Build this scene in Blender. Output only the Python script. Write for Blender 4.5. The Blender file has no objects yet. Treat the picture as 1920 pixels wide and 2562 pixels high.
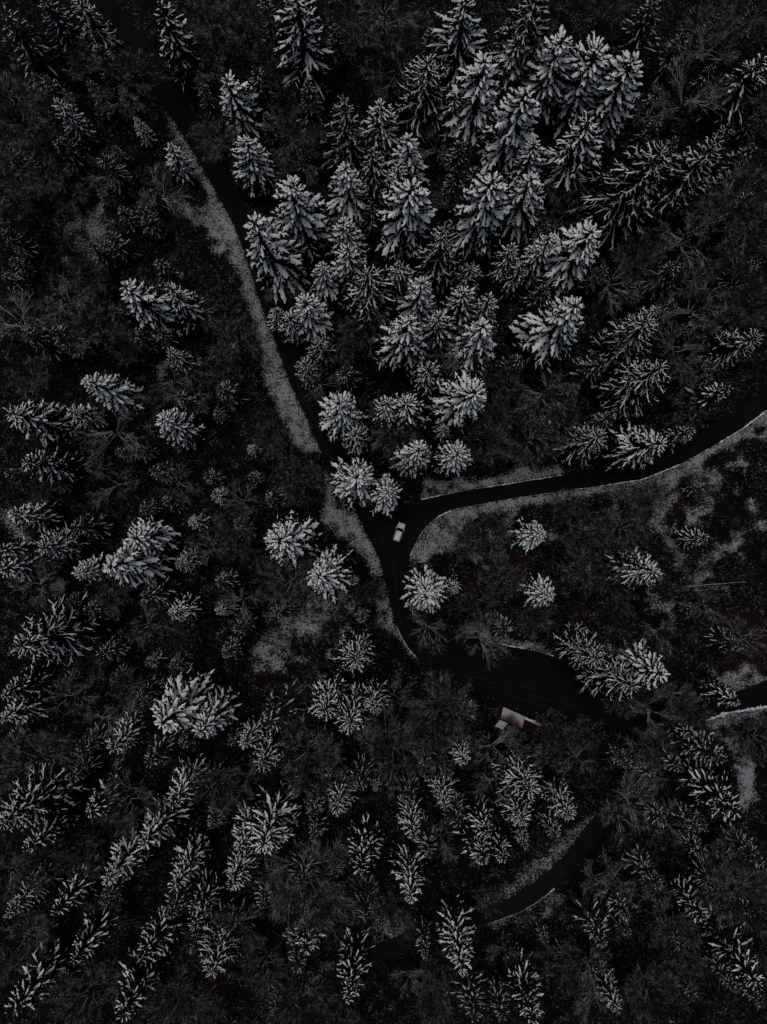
import bpy, math, random
import numpy as np
from mathutils import Vector
from mathutils.geometry import tessellate_polygon

# ------------------------------------------------------------------ camera, sky, sun, exposure
scene = bpy.context.scene
C = scene.collection
F = 1779.0                      # focal length in photograph pixels (1920 x 2562)
H_CAM = 165.0
TILT = 24.0 / F                 # the plumb point lies 24 px under the picture's centre
cam_d = bpy.data.cameras.new('camera')
cam_d.sensor_fit = 'VERTICAL'; cam_d.sensor_height = 24.0
cam_d.lens = 24.0 * F / 2562.0
cam_d.clip_start = 1.0; cam_d.clip_end = 6000.0
cam = bpy.data.objects.new('camera', cam_d); C.objects.link(cam)
cam.location = (0, 0, H_CAM); cam.rotation_euler = (TILT, 0, 0)
scene.camera = cam

SUN_EL, SUN_ROT = math.radians(74), math.radians(-40)
world = bpy.data.worlds.new('World'); scene.world = world; world.use_nodes = True
nt = world.node_tree; nt.nodes.clear()
sky = nt.nodes.new('ShaderNodeTexSky'); sky.sky_type = 'NISHITA'; sky.sun_disc = False
sky.sun_elevation = SUN_EL; sky.sun_rotation = SUN_ROT
sky.air_density = 1.0; sky.dust_density = 6.0; sky.ozone_density = 1.0
bg = nt.nodes.new('ShaderNodeBackground'); bg.inputs['Strength'].default_value = 0.05
wo = nt.nodes.new('ShaderNodeOutputWorld')
nt.links.new(sky.outputs[0], bg.inputs[0]); nt.links.new(bg.outputs[0], wo.inputs[0])

sun_d = bpy.data.lights.new('sun', 'SUN'); sun_d.energy = 0.9; sun_d.angle = math.radians(50)
sun_d.color = (1.0, 0.985, 0.97)
sun = bpy.data.objects.new('sun', sun_d); C.objects.link(sun)
sdir = Vector((math.cos(SUN_EL) * math.sin(SUN_ROT), math.cos(SUN_EL) * math.cos(SUN_ROT), math.sin(SUN_EL)))
sun.rotation_euler = sdir.to_track_quat('Z', 'Y').to_euler()
sun.location = (0, 0, 120)

vs = scene.view_settings
vs.view_transform = 'Standard'; vs.look = 'None'; vs.exposure = -0.20; vs.gamma = 1.0; vs.use_curve_mapping = False
scene.render.engine = 'CYCLES'
scene.cycles.max_bounces = 4; scene.cycles.diffuse_bounces = 2; scene.cycles.glossy_bounces = 2
scene.cycles.use_denoising = False
scene.cycles.pixel_filter_type = 'BLACKMAN_HARRIS'; scene.cycles.filter_width = 1.5

# ------------------------------------------------------------------ helpers
RNG = np.random.default_rng(7)
random.seed(7)

def ray(u, v):
    x, y, z = (u - 960.0) / F, -(v - 1281.0) / F, -1.0
    c, s = math.cos(TILT), math.sin(TILT)
    return np.array((x, c * y - s * z, s * y + c * z))
def at(u, v, z=0.0):
    d = ray(u, v); t = (z - H_CAM) / d[2]
    return np.array((d[0] * t, d[1] * t, z))
def atl(pts, z=0.0):
    return np.array([at(u, v, z)[:2] for u, v in pts])

def mesh_from(name, V, Fc, mats, smooth=False, midx=None):
    """V (n,3); Fc (m,3) or (m,4) int array"""
    V = np.asarray(V, dtype=np.float32); Fc = np.asarray(Fc, dtype=np.int32)
    k = Fc.shape[1]
    me = bpy.data.meshes.new(name)
    me.vertices.add(len(V)); me.vertices.foreach_set('co', V.ravel())
    me.loops.add(Fc.size); me.loops.foreach_set('vertex_index', Fc.ravel())
    me.polygons.add(len(Fc))
    me.polygons.foreach_set('loop_start', np.arange(0, Fc.size, k, dtype=np.int32))
    me.polygons.foreach_set('loop_total', np.full(len(Fc), k, dtype=np.int32))
    if midx is not None: me.polygons.foreach_set('material_index', np.asarray(midx, dtype=np.int32))
    me.polygons.foreach_set('use_smooth', np.full(len(Fc), smooth, dtype=bool))
    for m in (mats if isinstance(mats, (list, tuple)) else [mats]): me.materials.append(m)
    me.update(calc_edges=True)
    return me
def obj(name, me, parent=None, loc=None, rot=None):
    o = bpy.data.objects.new(name, me); C.objects.link(o)
    if parent is not None: o.parent = parent
    if loc is not None: o.location = loc
    if rot is not None: o.rotation_euler = rot
    return o
def tag(o, label=None, cat=None, group=None, kind=None):
    if label: o['label'] = label
    if cat: o['category'] = cat
    if group: o['group'] = group
    if kind: o['kind'] = kind
    return o

class MB:
    def __init__(self): self.v = []; self.f = []; self.m = []; self.n = 0
    def add(self, V, T, mi=0):
        V = np.asarray(V, float).reshape(-1, 3); T = np.asarray(T, int).reshape(-1, 3)
        self.v.append(V); self.f.append(T + self.n); self.m.append(np.full(len(T), mi)); self.n += len(V)
    def box(self, c, s, rz=0.0, mi=0):
        x, y, z = s[0] / 2, s[1] / 2, s[2] / 2
        P = np.array([(a * x, b * y, d * z) for d in (-1, 1) for b in (-1, 1) for a in (-1, 1)])
        cs, sn = math.cos(rz), math.sin(rz)
        P = np.stack([P[:, 0] * cs - P[:, 1] * sn, P[:, 0] * sn + P[:, 1] * cs, P[:, 2]], 1) + np.array(c)
        Q = [(0, 2, 3, 1), (4, 5, 7, 6), (0, 1, 5, 4), (2, 6, 7, 3), (0, 4, 6, 2), (1, 3, 7, 5)]
        self.add(P, [t for a, b, c_, d in Q for t in ((a, b, c_), (a, c_, d))], mi)
    def grid(self, G, mi=0, closed=False, cap=False):
        """G (n,k,3) lofted rows"""
        n, k = G.shape[:2]
        T = []
        kk = k if closed else k - 1
        for i in range(n - 1):
            for j in range(kk):
                a = i * k + j; b = i * k + (j + 1) % k; c = a + k; d = b + k
                T += [(a, b, d), (a, d, c)]
        V = G.reshape(-1, 3)
        if cap:
            V = np.concatenate([V, G[0].mean(0)[None], G[-1].mean(0)[None]])
            for j in range(k):
                T.append((n * k, (j + 1) % k, j)); T.append((n * k + 1, (n - 1) * k + j, (n - 1) * k + (j + 1) % k))
        self.add(V, T, mi)
    def build(self, name, mats, smooth=False):
        return mesh_from(name, np.concatenate(self.v), np.concatenate(self.f), mats, smooth, np.concatenate(self.m))

_gt = {}
def grid_tris(n, k):
    if (n, k) not in _gt:
        T = []
        for i in range(n - 1):
            for j in range(k - 1):
                a = i * k + j
                T += [(a, a + 1, a + k + 1), (a, a + k + 1, a + k)]
        _gt[(n, k)] = np.array(T)
    return _gt[(n, k)]

def prisms(P0, P1, R0, R1, k=3):
    """open k-sided prisms for segments, all at once"""
    P0, P1 = np.asarray(P0, float), np.asarray(P1, float)
    R0, R1 = np.asarray(R0, float), np.asarray(R1, float)
    d = P1 - P0; d /= (np.linalg.norm(d, axis=1, keepdims=True) + 1e-9)
    ref = np.tile((0.0, 0.0, 1.0), (len(d), 1)); ref[np.abs(d[:, 2]) > 0.95] = (1.0, 0, 0)
    a = np.cross(d, ref); a /= np.linalg.norm(a, axis=1, keepdims=True)
    b = np.cross(a, d)
    V = []
    for (P, R) in ((P0, R0), (P1, R1)):
        for j in range(k):
            t = 2 * math.pi * j / k + math.pi / 2
            V.append(P + (a * math.cos(t) + b * math.sin(t)) * R[:, None])
    n = len(P0)
    V = np.stack(V, 1).reshape(-1, 3)
    T = []
    for j in range(k):
        j2 = (j + 1) % k
        T += [(j, j2, k + j2), (j, k + j2, k + j)]
    T = (np.array(T)[None] + (np.arange(n) * 2 * k)[:, None, None]).reshape(-1, 3)
    return V, T

def ribbons(P0, P1, R0, R1, rng):
    """two-triangle snow-flattened twigs"""
    d = P1 - P0; d /= (np.linalg.norm(d, axis=1, keepdims=True) + 1e-9)
    a = np.stack([-d[:, 1], d[:, 0], rng.normal(0, 0.35, len(d))], 1); a /= np.linalg.norm(a, axis=1, keepdims=True) + 1e-6
    V = np.stack([P0 - a * R0[:, None], P0 + a * R0[:, None], P1 + a * R1[:, None], P1 - a * R1[:, None]], 1).reshape(-1, 3)
    T = (np.array([(0, 2, 1), (0, 3, 2)])[None] + (np.arange(len(P0)) * 4)[:, None, None]).reshape(-1, 3)
    return V, T

# ------------------------------------------------------------------ materials
def new_mat(name):
    m = bpy.data.materials.new(name); m.use_nodes = True
    n = m.node_tree; b = n.nodes['Principled BSDF']
    b.inputs['Specular IOR Level'].default_value = 0.03
    return m, n, b
def N(n, t, **k):
    x = n.nodes.new(t)
    for a, v in k.items(): setattr(x, a, v)
    return x
def ramp(n, pts):
    r = N(n, 'ShaderNodeValToRGB'); e = r.color_ramp.elements
    while len(e) < len(pts): e.new(0.5)
    for i, (p, c) in enumerate(pts):
        e[i].position = p; e[i].color = (*c, 1) if len(c) == 3 else c
    return r
def noise(n, scale, detail=4, rough=0.6, coord='Object', vec=None):
    x = N(n, 'ShaderNodeTexNoise'); x.inputs['Scale'].default_value = scale
    x.inputs['Detail'].default_value = detail; x.inputs['Roughness'].default_value = rough
    if vec is None:
        tc = N(n, 'ShaderNodeTexCoord'); n.links.new(tc.outputs[coord], x.inputs['Vector'])
    else: n.links.new(vec, x.inputs['Vector'])
    return x
def math_node(n, op, a, b=None, clamp=False):
    x = N(n, 'ShaderNodeMath', operation=op, use_clamp=clamp)
    for i, v in enumerate((a, b)):
        if v is None: continue
        if isinstance(v, (int, float)): x.inputs[i].default_value = v
        else: n.links.new(v, x.inputs[i])
    return x.outputs[0]

def mat_noise(name, c0, c1, scale, rough=0.8, detail=4, bump=0.0, p=(0.35, 0.65)):
    m, n, b = new_mat(name)
    t = noise(n, scale, detail); r = ramp(n, [(p[0], c0), (p[1], c1)])
    n.links.new(t.outputs['Fac'], r.inputs[0]); n.links.new(r.outputs[0], b.inputs['Base Color'])
    b.inputs['Roughness'].default_value = rough
    if bump:
        bp = N(n, 'ShaderNodeBump'); bp.inputs['Strength'].default_value = bump; bp.inputs['Distance'].default_value = 0.05
        n.links.new(t.outputs['Fac'], bp.inputs['Height']); n.links.new(bp.outputs[0], b.inputs['Normal'])
    return m

M = {}
M['snow'] = mat_noise('snow', (0.60, 0.64, 0.65), (0.86, 0.89, 0.89), 3.0, 0.6)
M['snow_thin'] = mat_noise('snow_thin', (0.30, 0.32, 0.34), (0.72, 0.75, 0.79), 2.2, 0.65)
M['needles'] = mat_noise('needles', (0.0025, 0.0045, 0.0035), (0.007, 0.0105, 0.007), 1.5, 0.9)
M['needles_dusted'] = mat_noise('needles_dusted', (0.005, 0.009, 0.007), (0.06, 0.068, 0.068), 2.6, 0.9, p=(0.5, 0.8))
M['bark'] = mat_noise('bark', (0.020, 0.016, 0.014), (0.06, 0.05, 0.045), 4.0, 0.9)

def frost_mat(name, lo, hi, bark):
    """twigs: snow lies on the faces that look upwards"""
    m, n, b = new_mat(name)
    g = N(n, 'ShaderNodeNewGeometry'); sp = N(n, 'ShaderNodeSeparateXYZ'); n.links.new(g.outputs['Normal'], sp.inputs[0])
    t = noise(n, 1.1, 3)
    f = math_node(n, 'ADD', sp.outputs['Z'], math_node(n, 'MULTIPLY', math_node(n, 'SUBTRACT', t.outputs['Fac'], 0.5), 1.6))
    mr = N(n, 'ShaderNodeMapRange'); mr.inputs['From Min'].default_value = lo; mr.inputs['From Max'].default_value = hi
    n.links.new(f, mr.inputs[0])
    mx = N(n, 'ShaderNodeMix', data_type='RGBA'); n.links.new(mr.outputs[0], mx.inputs['Factor'])
    mx.inputs['A'].default_value = (*bark, 1); mx.inputs['B'].default_value = (0.66, 0.67, 0.70, 1)
    n.links.new(mx.outputs['Result'], b.inputs['Base Color']); b.inputs['Roughness'].default_value = 0.8
    return m
M['frost_heavy'] = frost_mat('frost_heavy', 0.45, 1.7, (0.014, 0.0128, 0.0122))
M['frost_light'] = frost_mat('frost_light', 0.80, 2.3, (0.011, 0.011, 0.0102))
M['frost_brown'] = frost_mat('frost_brown', 0.65, 1.5, (0.060, 0.045, 0.030))

# ground: leaf litter, with snow where the 'snow' attribute says it lies
m, n, b = new_mat('ground')
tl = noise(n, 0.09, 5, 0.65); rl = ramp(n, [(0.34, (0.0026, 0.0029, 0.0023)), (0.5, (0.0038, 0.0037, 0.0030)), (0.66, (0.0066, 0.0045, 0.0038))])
n.links.new(tl.outputs['Fac'], rl.inputs[0])
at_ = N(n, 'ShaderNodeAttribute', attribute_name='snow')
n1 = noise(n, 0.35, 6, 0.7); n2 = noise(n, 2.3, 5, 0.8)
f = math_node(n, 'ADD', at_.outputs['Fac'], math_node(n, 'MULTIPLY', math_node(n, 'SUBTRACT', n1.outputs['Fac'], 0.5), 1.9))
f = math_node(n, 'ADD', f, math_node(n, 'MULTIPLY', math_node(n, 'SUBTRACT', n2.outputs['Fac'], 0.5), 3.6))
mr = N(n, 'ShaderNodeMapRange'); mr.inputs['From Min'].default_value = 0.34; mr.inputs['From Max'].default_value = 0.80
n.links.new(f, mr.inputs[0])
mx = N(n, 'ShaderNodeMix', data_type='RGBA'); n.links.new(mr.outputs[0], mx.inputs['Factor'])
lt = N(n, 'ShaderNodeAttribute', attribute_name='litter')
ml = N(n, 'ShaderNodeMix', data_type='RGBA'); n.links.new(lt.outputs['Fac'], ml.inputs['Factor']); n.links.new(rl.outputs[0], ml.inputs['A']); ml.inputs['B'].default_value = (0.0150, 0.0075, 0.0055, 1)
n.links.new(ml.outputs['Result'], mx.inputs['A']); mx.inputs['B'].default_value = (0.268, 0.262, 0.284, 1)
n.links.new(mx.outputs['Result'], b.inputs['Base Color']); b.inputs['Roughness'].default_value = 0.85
bp = N(n, 'ShaderNodeBump'); bp.inputs['Strength'].default_value = 0.7; bp.inputs['Distance'].default_value = 0.25
n.links.new(n2.outputs['Fac'], bp.inputs['Height']); n.links.new(bp.outputs[0], b.inputs['Normal'])
M['ground'] = m

def asphalt(name, c0, c1, rough):
    m, n, b = new_mat(name)
    t = noise(n, 0.18, 4, 0.6); t2 = noise(n, 7.0, 3, 0.7)
    f = math_node(n, 'ADD', math_node(n, 'MULTIPLY', t.outputs['Fac'], 0.7), math_node(n, 'MULTIPLY', t2.outputs['Fac'], 0.3))
    r = ramp(n, [(0.35, c0), (0.65, c1)]); n.links.new(f, r.inputs[0]); n.links.new(r.outputs[0], b.inputs['Base Color'])
    b.inputs['Roughness'].default_value = rough; b.inputs['Specular IOR Level'].default_value = 0.03
    return m
M['asphalt'] = asphalt('asphalt', (0.0038, 0.0038, 0.0048), (0.0062, 0.0061, 0.0075), 0.85)
M['asphalt_track'] = asphalt('asphalt_track', (0.008, 0.0078, 0.009), (0.012, 0.0116, 0.013), 0.85)
M['lane'] = asphalt('lane', (0.005, 0.0046, 0.0052), (0.0095, 0.0083, 0.0092), 0.85)

# ------------------------------------------------------------------ roads and ground
EDGE_A = [(150, -120), (215, 5), (282, 97), (347, 181), (421, 282), (463, 344), (513, 432), (560, 513), (594, 579), (614, 637), (655, 767), (690, 856),
          (705, 900), (745, 1000), (770, 1048), (801, 1124), (842, 1212), (882, 1267), (902, 1301), (923, 1345), (950, 1395), (961, 1444), (972, 1485),
          (981, 1530), (991, 1570), (1020, 1618), (1044, 1644), (1070, 1664), (1167, 1719), (1227, 1746), (1312, 1770), (1415, 1803), (1512, 1815), (1640, 1822),
          (1747, 1809), (1820, 1782), (1920, 1766), (2050, 1745)]
EDGE_A2 = [(2050, 1665), (1920, 1701), (1859, 1728), (1724, 1764), (1620, 1765), (1531, 1737), (1496, 1718), (1454, 1690), (1427, 1666), (1388, 1642), (1341, 1627),
           (1280, 1617), (1215, 1603), (1162, 1588), (1090, 1578), (1050, 1566), (1039, 1556), (1030, 1538), (1015, 1502), (1012, 1485), (1015, 1434), (1026, 1393), (1041, 1356),
           (1064, 1321), (1090, 1297), (1050, 1251), (985, 1268), (940, 1268), (905, 1240), (875, 1190), (848, 1130), (814, 1048), (790, 995), (752, 895), (736, 850), (702, 760),
           (662, 630), (642, 570), (608, 505), (560, 420), (510, 330), (466, 262), (420, 185), (350, 85), (285, -10), (220, -130)]
ROAD_A = EDGE_A + EDGE_A2
ROAD_B = [(1020, 1257), (1050, 1251), (1095, 1241), (1158, 1228), (1280, 1209), (1415, 1188), (1560, 1163), (1660, 1132), (1755, 1082), (1820, 1042), (1920, 972), (2060, 870),
          (2060, 915), (1920, 1026), (1859, 1072), (1782, 1119), (1705, 1161), (1608, 1200), (1512, 1215), (1373, 1234), (1280, 1248), (1158, 1270), (1131, 1276),
          (1097, 1292), (1064, 1321), (1045, 1345)]
ROAD_C = [(1492, 2034), (1445, 2101), (1409, 2146), (1361, 2191), (1277, 2249), (1198, 2279), (1110, 2302), (1018, 2331), (926, 2374), (833, 2428), (767, 2489), (690, 2570), (620, 2660),
          (665, 2690), (728, 2600), (800, 2520), (860, 2462), (946, 2408), (1035, 2366), (1120, 2338), (1225, 2308), (1301, 2281), (1346, 2254), (1391, 2219), (1445, 2172), (1480, 2122), (1508, 2072)]
ROADS = [atl(ROAD_A), atl(ROAD_B), atl(ROAD_C)]

def smooth_closed(P, it=2):
    P = np.asarray(P)
    for _ in range(it):
        Q = np.roll(P, -1, 0)
        P = np.stack([0.75 * P + 0.25 * Q, 0.25 * P + 0.75 * Q], 1).reshape(-1, 2)
    return P
ROADS = [smooth_closed(P, 1) for P in ROADS]

def poly_sd(XY, P):
    """distance to polygon (0 inside)"""
    d2 = np.full(len(XY), 1e9); ins = np.zeros(len(XY), bool)
    n = len(P)
    for i in range(n):
        a, b = P[i], P[(i + 1) % n]
        ab = b - a; t = np.clip(((XY - a) @ ab) / (ab @ ab + 1e-12), 0, 1)
        q = XY - (a + t[:, None] * ab); d2 = np.minimum(d2, (q * q).sum(1))
        c = (a[1] > XY[:, 1]) != (b[1] > XY[:, 1])
        with np.errstate(divide='ignore', invalid='ignore'):
            xi = (b[0] - a[0]) * (XY[:, 1] - a[1]) / (b[1] - a[1]) + a[0]
        ins ^= c & (XY[:, 0] < xi)
    d = np.sqrt(d2); d[ins] = -d[ins]
    return d
def road_dist(XY):
    return np.min([np.maximum(poly_sd(XY, P), 0) for P in ROADS], 0)
def terrain_raw(x, y):
    return (1.1 * np.sin(x * 0.055 + 1.3) * np.cos(y * 0.047 - 0.4) + 0.6 * np.sin(x * 0.13 - y * 0.09) + 0.35 * np.cos(x * 0.21 + y * 0.17 + 2))
def terrain(XY):
    XY = np.atleast_2d(XY)
    d = road_dist(XY); k = np.clip((d - 2.5) / 14.0, 0, 1); k = k * k * (3 - 2 * k)
    return terrain_raw(XY[:, 0], XY[:, 1]) * k

def vnoise(XY, scale, seed):
    r = np.random.default_rng(seed).random((64, 64)); q = XY / scale; i = np.floor(q).astype(int); f = q - i; f = f * f * (3 - 2 * f)
    g = lambda a, b_: r[(i[:, 0] + a) % 64, (i[:, 1] + b_) % 64]
    return (g(0, 0) * (1 - f[:, 0]) + g(1, 0) * f[:, 0]) * (1 - f[:, 1]) + (g(0, 1) * (1 - f[:, 0]) + g(1, 1) * f[:, 0]) * f[:, 1] - 0.5
def fbm(XY, scale, seed):
    return sum(vnoise(XY, scale / 2 ** k, seed + k) * 0.55 ** k for k in range(4))
SNOW_POLYS = [
    [(421, 282), (463, 344), (513, 432), (560, 513), (594, 579), (614, 637), (655, 767), (690, 856), (705, 900), (745, 1000), (770, 1048), (801, 1124), (775, 1165), (752, 1110), (735, 1050), (715, 1050), (690, 1040), (668, 990), (645, 910), (630, 830), (615, 760), (590, 700), (560, 640), (525, 540), (500, 450)],
    [(815, 1190), (842, 1212), (882, 1267), (902, 1301), (923, 1345), (950, 1395), (960, 1440), (945, 1432), (925, 1410), (898, 1370), (868, 1330), (840, 1300), (820, 1260)],
    [(1026, 1395), (1041, 1356), (1064, 1321), (1097, 1292), (1131, 1276), (1158, 1270), (1280, 1248), (1373, 1234), (1512, 1215), (1608, 1200), (1705, 1161), (1782, 1119), (1859, 1072), (1920, 1026), (1980, 985), (1980, 1020), (1920, 1064), (1870, 1097), (1800, 1142), (1720, 1187), (1620, 1225), (1500, 1240), (1380, 1258), (1290, 1275), (1200, 1285), (1165, 1300), (1140, 1345), (1150, 1375), (1110, 1372), (1080, 1362), (1050, 1390), (1030, 1410)],
    [(1050, 1251), (1095, 1241), (1158, 1228), (1280, 1209), (1415, 1188), (1410, 1172), (1330, 1178), (1250, 1190), (1180, 1198), (1110, 1212), (1050, 1236)],
    [(962, 1460), (981, 1519), (989, 1550), (993, 1572), (1046, 1644), (1030, 1642), (1000, 1612), (985, 1580), (965, 1560), (970, 1530), (962, 1490)],
    [(1012, 1485), (1015, 1502), (1030, 1538), (1045, 1562), (1062, 1566), (1042, 1540), (1032, 1490)],
    [(1162, 1588), (1215, 1603), (1280, 1617), (1341, 1627), (1375, 1634), (1374, 1600), (1340, 1588), (1300, 1598), (1250, 1588), (1195, 1573), (1170, 1570)],
    [(1715, 1764), (1790, 1745), (1859, 1724), (1920, 1700), (1920, 1670), (1860, 1690), (1800, 1712), (1750, 1710), (1720, 1738)],
    [(1743, 1811), (1820, 1784), (1920, 1768), (1920, 1780), (1830, 1797), (1750, 1818)],
    [(1765, 1815), (1830, 1830), (1870, 1880), (1850, 1892), (1800, 1852)],
    [(1850, 1900), (1905, 1930), (1910, 2010), (1870, 2020), (1850, 1960)],
    [(1488, 2040), (1445, 2101), (1409, 2146), (1361, 2191), (1277, 2249), (1198, 2279), (1200, 2255), (1270, 2218), (1350, 2160), (1395, 2110), (1430, 2065), (1475, 2035)],
    [(926, 2374), (1018, 2333), (1022, 2300), (960, 2308), (930, 2345)],
    [(1391, 2219), (1346, 2254), (1301, 2281), (1225, 2308), (1230, 2318), (1310, 2294), (1370, 2264), (1402, 2240)],
    [(833, 2426), (767, 2487), (755, 2480), (790, 2430), (830, 2400)],
]
SNOW_DOTS = [(1230, 1330, 30), (1290, 1310, 26), (1420, 1290, 26), (1540, 1270, 26), (1650, 1245, 24), (1760, 1210, 26), (1850, 1150, 28), (1890, 1290, 26), (210, 560, 48), (245, 625, 38), (195, 615, 30), (480, 560, 24), (470, 530, 18), (700, 1545, 55), (790, 1530, 45), (838, 1525, 32), (690, 1612, 42), (735, 1590, 26), (840, 1650, 22),
             (1670, 1305, 34), (1695, 1350, 28), (1840, 1370, 42), (1765, 1400, 36), (1672, 1490, 32), (1655, 1450, 32), (1580, 1450, 18), (1120, 1345, 36), (1165, 1385, 22), (945, 1820, 40), (1020, 1750, 24), (915, 1852, 24),
             (330, 1795, 42), (372, 1835, 28), (290, 1905, 28), (60, 1330, 38), (150, 1460, 36), (240, 1615, 18), (400, 1510, 22), (1590, 2240, 15), (1612, 2250, 13), (205, 745, 24), (430, 950, 26), (1540, 1415, 22), (1450, 1425, 24),
             (1335, 2420, 20), (1470, 1640, 14), (1185, 1725, 9), (1215, 1743, 8), (1320, 1780, 9), (1400, 1812, 10), (90, 1990, 26), (1010, 1540, 8), (960, 1240, 10), (820, 1080, 10), (1760, 1255, 20), (1620, 1290, 18), (1360, 1330, 18), (1480, 1300, 18)]

def build_ground():
    def axis(lim, step, far):
        a = np.arange(-lim, lim + step / 2, step)
        out = lim + np.array([6, 16, 36, 80, 180, 400, 900, far - lim])
        return np.concatenate([-out[::-1], a, out])
    xs, ys = axis(122, 0.75, 2500), axis(158, 0.75, 2500)
    X, Y = np.meshgrid(xs, ys); XY = np.stack([X.ravel(), Y.ravel()], 1)
    Z = terrain(XY)
    nx, ny = len(xs), len(ys)
    a = (np.arange(ny - 1)[:, None] * nx + np.arange(nx - 1)[None]).ravel()
    Q = np.stack([a, a + 1, a + nx + 1, a + nx], 1)
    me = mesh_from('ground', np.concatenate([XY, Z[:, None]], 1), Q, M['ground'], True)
    WP = XY + 5.0 * np.stack([fbm(XY, 7.0, 11), fbm(XY, 7.0, 23)], 1)
    WD = XY + 9.0 * np.stack([fbm(XY, 8.0, 31), fbm(XY, 8.0, 43)], 1)
    s = np.clip(-0.80 + 1.7 * fbm(XY, 13.0, 5), -1.0, 0.22)
    rd = road_dist(XY)
    for ip, P in enumerate(SNOW_POLYS):
        Q = atl(P); near = np.all((XY > Q.min(0) - 8) & (XY < Q.max(0) + 8), 1)
        if not near.any(): continue
        k = np.clip(rd[near] / 2.5, 0, 1)[:, None]            # sharp along the asphalt, ragged towards the wood
        d = poly_sd(XY[near] * (1 - k) + WP[near] * k, Q); s[near] = np.maximum(s[near], (0.46 if ip >= 11 else 0.76) * np.clip(0.52 - d / 2.2, 0, 1) ** 0.75)
    for u, v, r in SNOW_DOTS:
        c = at(u, v)[:2]; rm = r / 10.78
        d = np.linalg.norm(WD - c, axis=1); s = np.maximum(s, 0.62 * np.clip(1.40 - d / rm, 0, 1) ** 0.8)
    s[rd < 0.01] = 0.0
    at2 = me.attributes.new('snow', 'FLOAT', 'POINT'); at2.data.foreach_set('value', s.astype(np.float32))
    li = np.zeros(len(XY))                                  # fallen brown leaves and bracken
    for u, v, r in ((1240, 1420, 80), (1850, 1610, 110), (1300, 1530, 70), (640, 1000, 45), (1480, 1590, 80), (1120, 1680, 40), (1150, 1725, 40), (1640, 1600, 60), (700, 1080, 40), (560, 2480, 60), (1700, 1250, 60)):
        d = np.linalg.norm(WD - at(u, v)[:2], axis=1); li = np.maximum(li, np.clip(1.2 - d / (r / 10.8), 0, 1))
    at3 = me.attributes.new('litter', 'FLOAT', 'POINT'); at3.data.foreach_set('value', li.astype(np.float32))
    return tag(obj('ground', me), kind='structure')
build_ground()

def poly_sheet(name, P, z, mat):
    pts = [Vector((p[0], p[1], 0)) for p in P]
    T = tessellate_polygon([pts])
    V = np.array([(p[0], p[1], z) for p in P]); T = np.array(T)
    a, b_, c = V[T[:, 0]], V[T[:, 1]], V[T[:, 2]]
    fl = np.cross(b_ - a, c - a)[:, 2] < 0; T[fl] = T[fl][:, ::-1]
    return tag(obj(name, mesh_from(name, V, T, mat)), kind='structure')
poly_sheet('road_with_car_park', ROADS[0], 0.020, M['asphalt'])
poly_sheet('road_right_branch', ROADS[1], 0.026, M['asphalt'])
poly_sheet('road_forest_track', ROADS[2], 0.020, M['lane'])

def strip(name, pts, w, z, mat, kind='structure'):
    P = atl(pts); P = np.array(P)
    for _ in range(2):
        P = np.concatenate([P[:1], np.stack([0.75 * P[:-1] + 0.25 * P[1:], 0.25 * P[:-1] + 0.75 * P[1:]], 1).reshape(-1, 2), P[-1:]])
    d = np.gradient(P, axis=0); nrm = np.stack([-d[:, 1], d[:, 0]], 1); nrm /= np.linalg.norm(nrm, axis=1, keepdims=True)
    jl, jr = RNG.uniform(0.7, 1.3, len(P)), RNG.uniform(0.7, 1.3, len(P))
    L, R = P + nrm * (w / 2 * jl)[:, None], P - nrm * (w / 2 * jr)[:, None]
    V = np.concatenate([np.c_[R, np.full(len(P), z)], np.c_[L, np.full(len(P), z)]]); k = len(P)
    i = np.arange(k - 1); Q = np.stack([i, i + 1, i + k + 1, i + k], 1)
    return tag(obj(name, mesh_from(name, V, Q, mat)), kind=kind)
for pts, w in (([(1180, 1690), (1290, 1725), (1400, 1760), (1500, 1775)], 0.28), ([(1200, 1708), (1300, 1748), (1400, 1782)], 0.25), ([(1215, 1692), (1330, 1724), (1440, 1752)], 0.2),
               ([(865, 1215), (930, 1300), (985, 1400), (990, 1470), (1000, 1530)], 0.22), ([(740, 950), (790, 1060), (840, 1170)], 0.25)):
    strip('wheel_track', pts, w, 0.031, M['asphalt_track'])

def snow_ridge(name, pts, w0, h, label):
    """low ploughed ridge of snow along a road edge"""
    P = atl(pts)
    S = []
    for a, b_ in zip(P[:-1], P[1:]):
        k = max(2, int(np.linalg.norm(b_ - a) / 0.35))
        S += [a + (b_ - a) * i / k for i in range(k)]
    S = np.array(S + [P[-1]])
    ker = np.ones(7) / 7
    Sx = np.convolve(np.pad(S[:, 0], 3, 'edge'), ker, 'valid'); Sy = np.convolve(np.pad(S[:, 1], 3, 'edge'), ker, 'valid'); S = np.stack([Sx, Sy], 1)
    d = np.gradient(S, axis=0); nr = np.stack([-d[:, 1], d[:, 0]], 1); nr /= np.linalg.norm(nr, axis=1, keepdims=True) + 1e-9
    n_ = len(S); w = w0 * RNG.uniform(0.3, 1.25, n_) * np.clip(0.45 + 2.6 * fbm(S, 5.0, 3), 0.02, 1.3)
    z0 = terrain(S)
    G = np.stack([np.c_[S + nr * (w * k)[:, None] + RNG.normal(0, 0.04, (n_, 2)), z0 + 0.02 + hh * h * RNG.uniform(0.6, 1.3, n_)] for k, hh in ((-0.5, -0.2), (-0.2, 0.9), (0.15, 1.0), (0.5, -0.2))], 1)
    mb = MB(); mb.add(G.reshape(-1, 3), grid_tris(n_, 4))
    return tag(obj(name, mb.build(name, M['snow_thin'], True)), label, kind='stuff')
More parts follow.
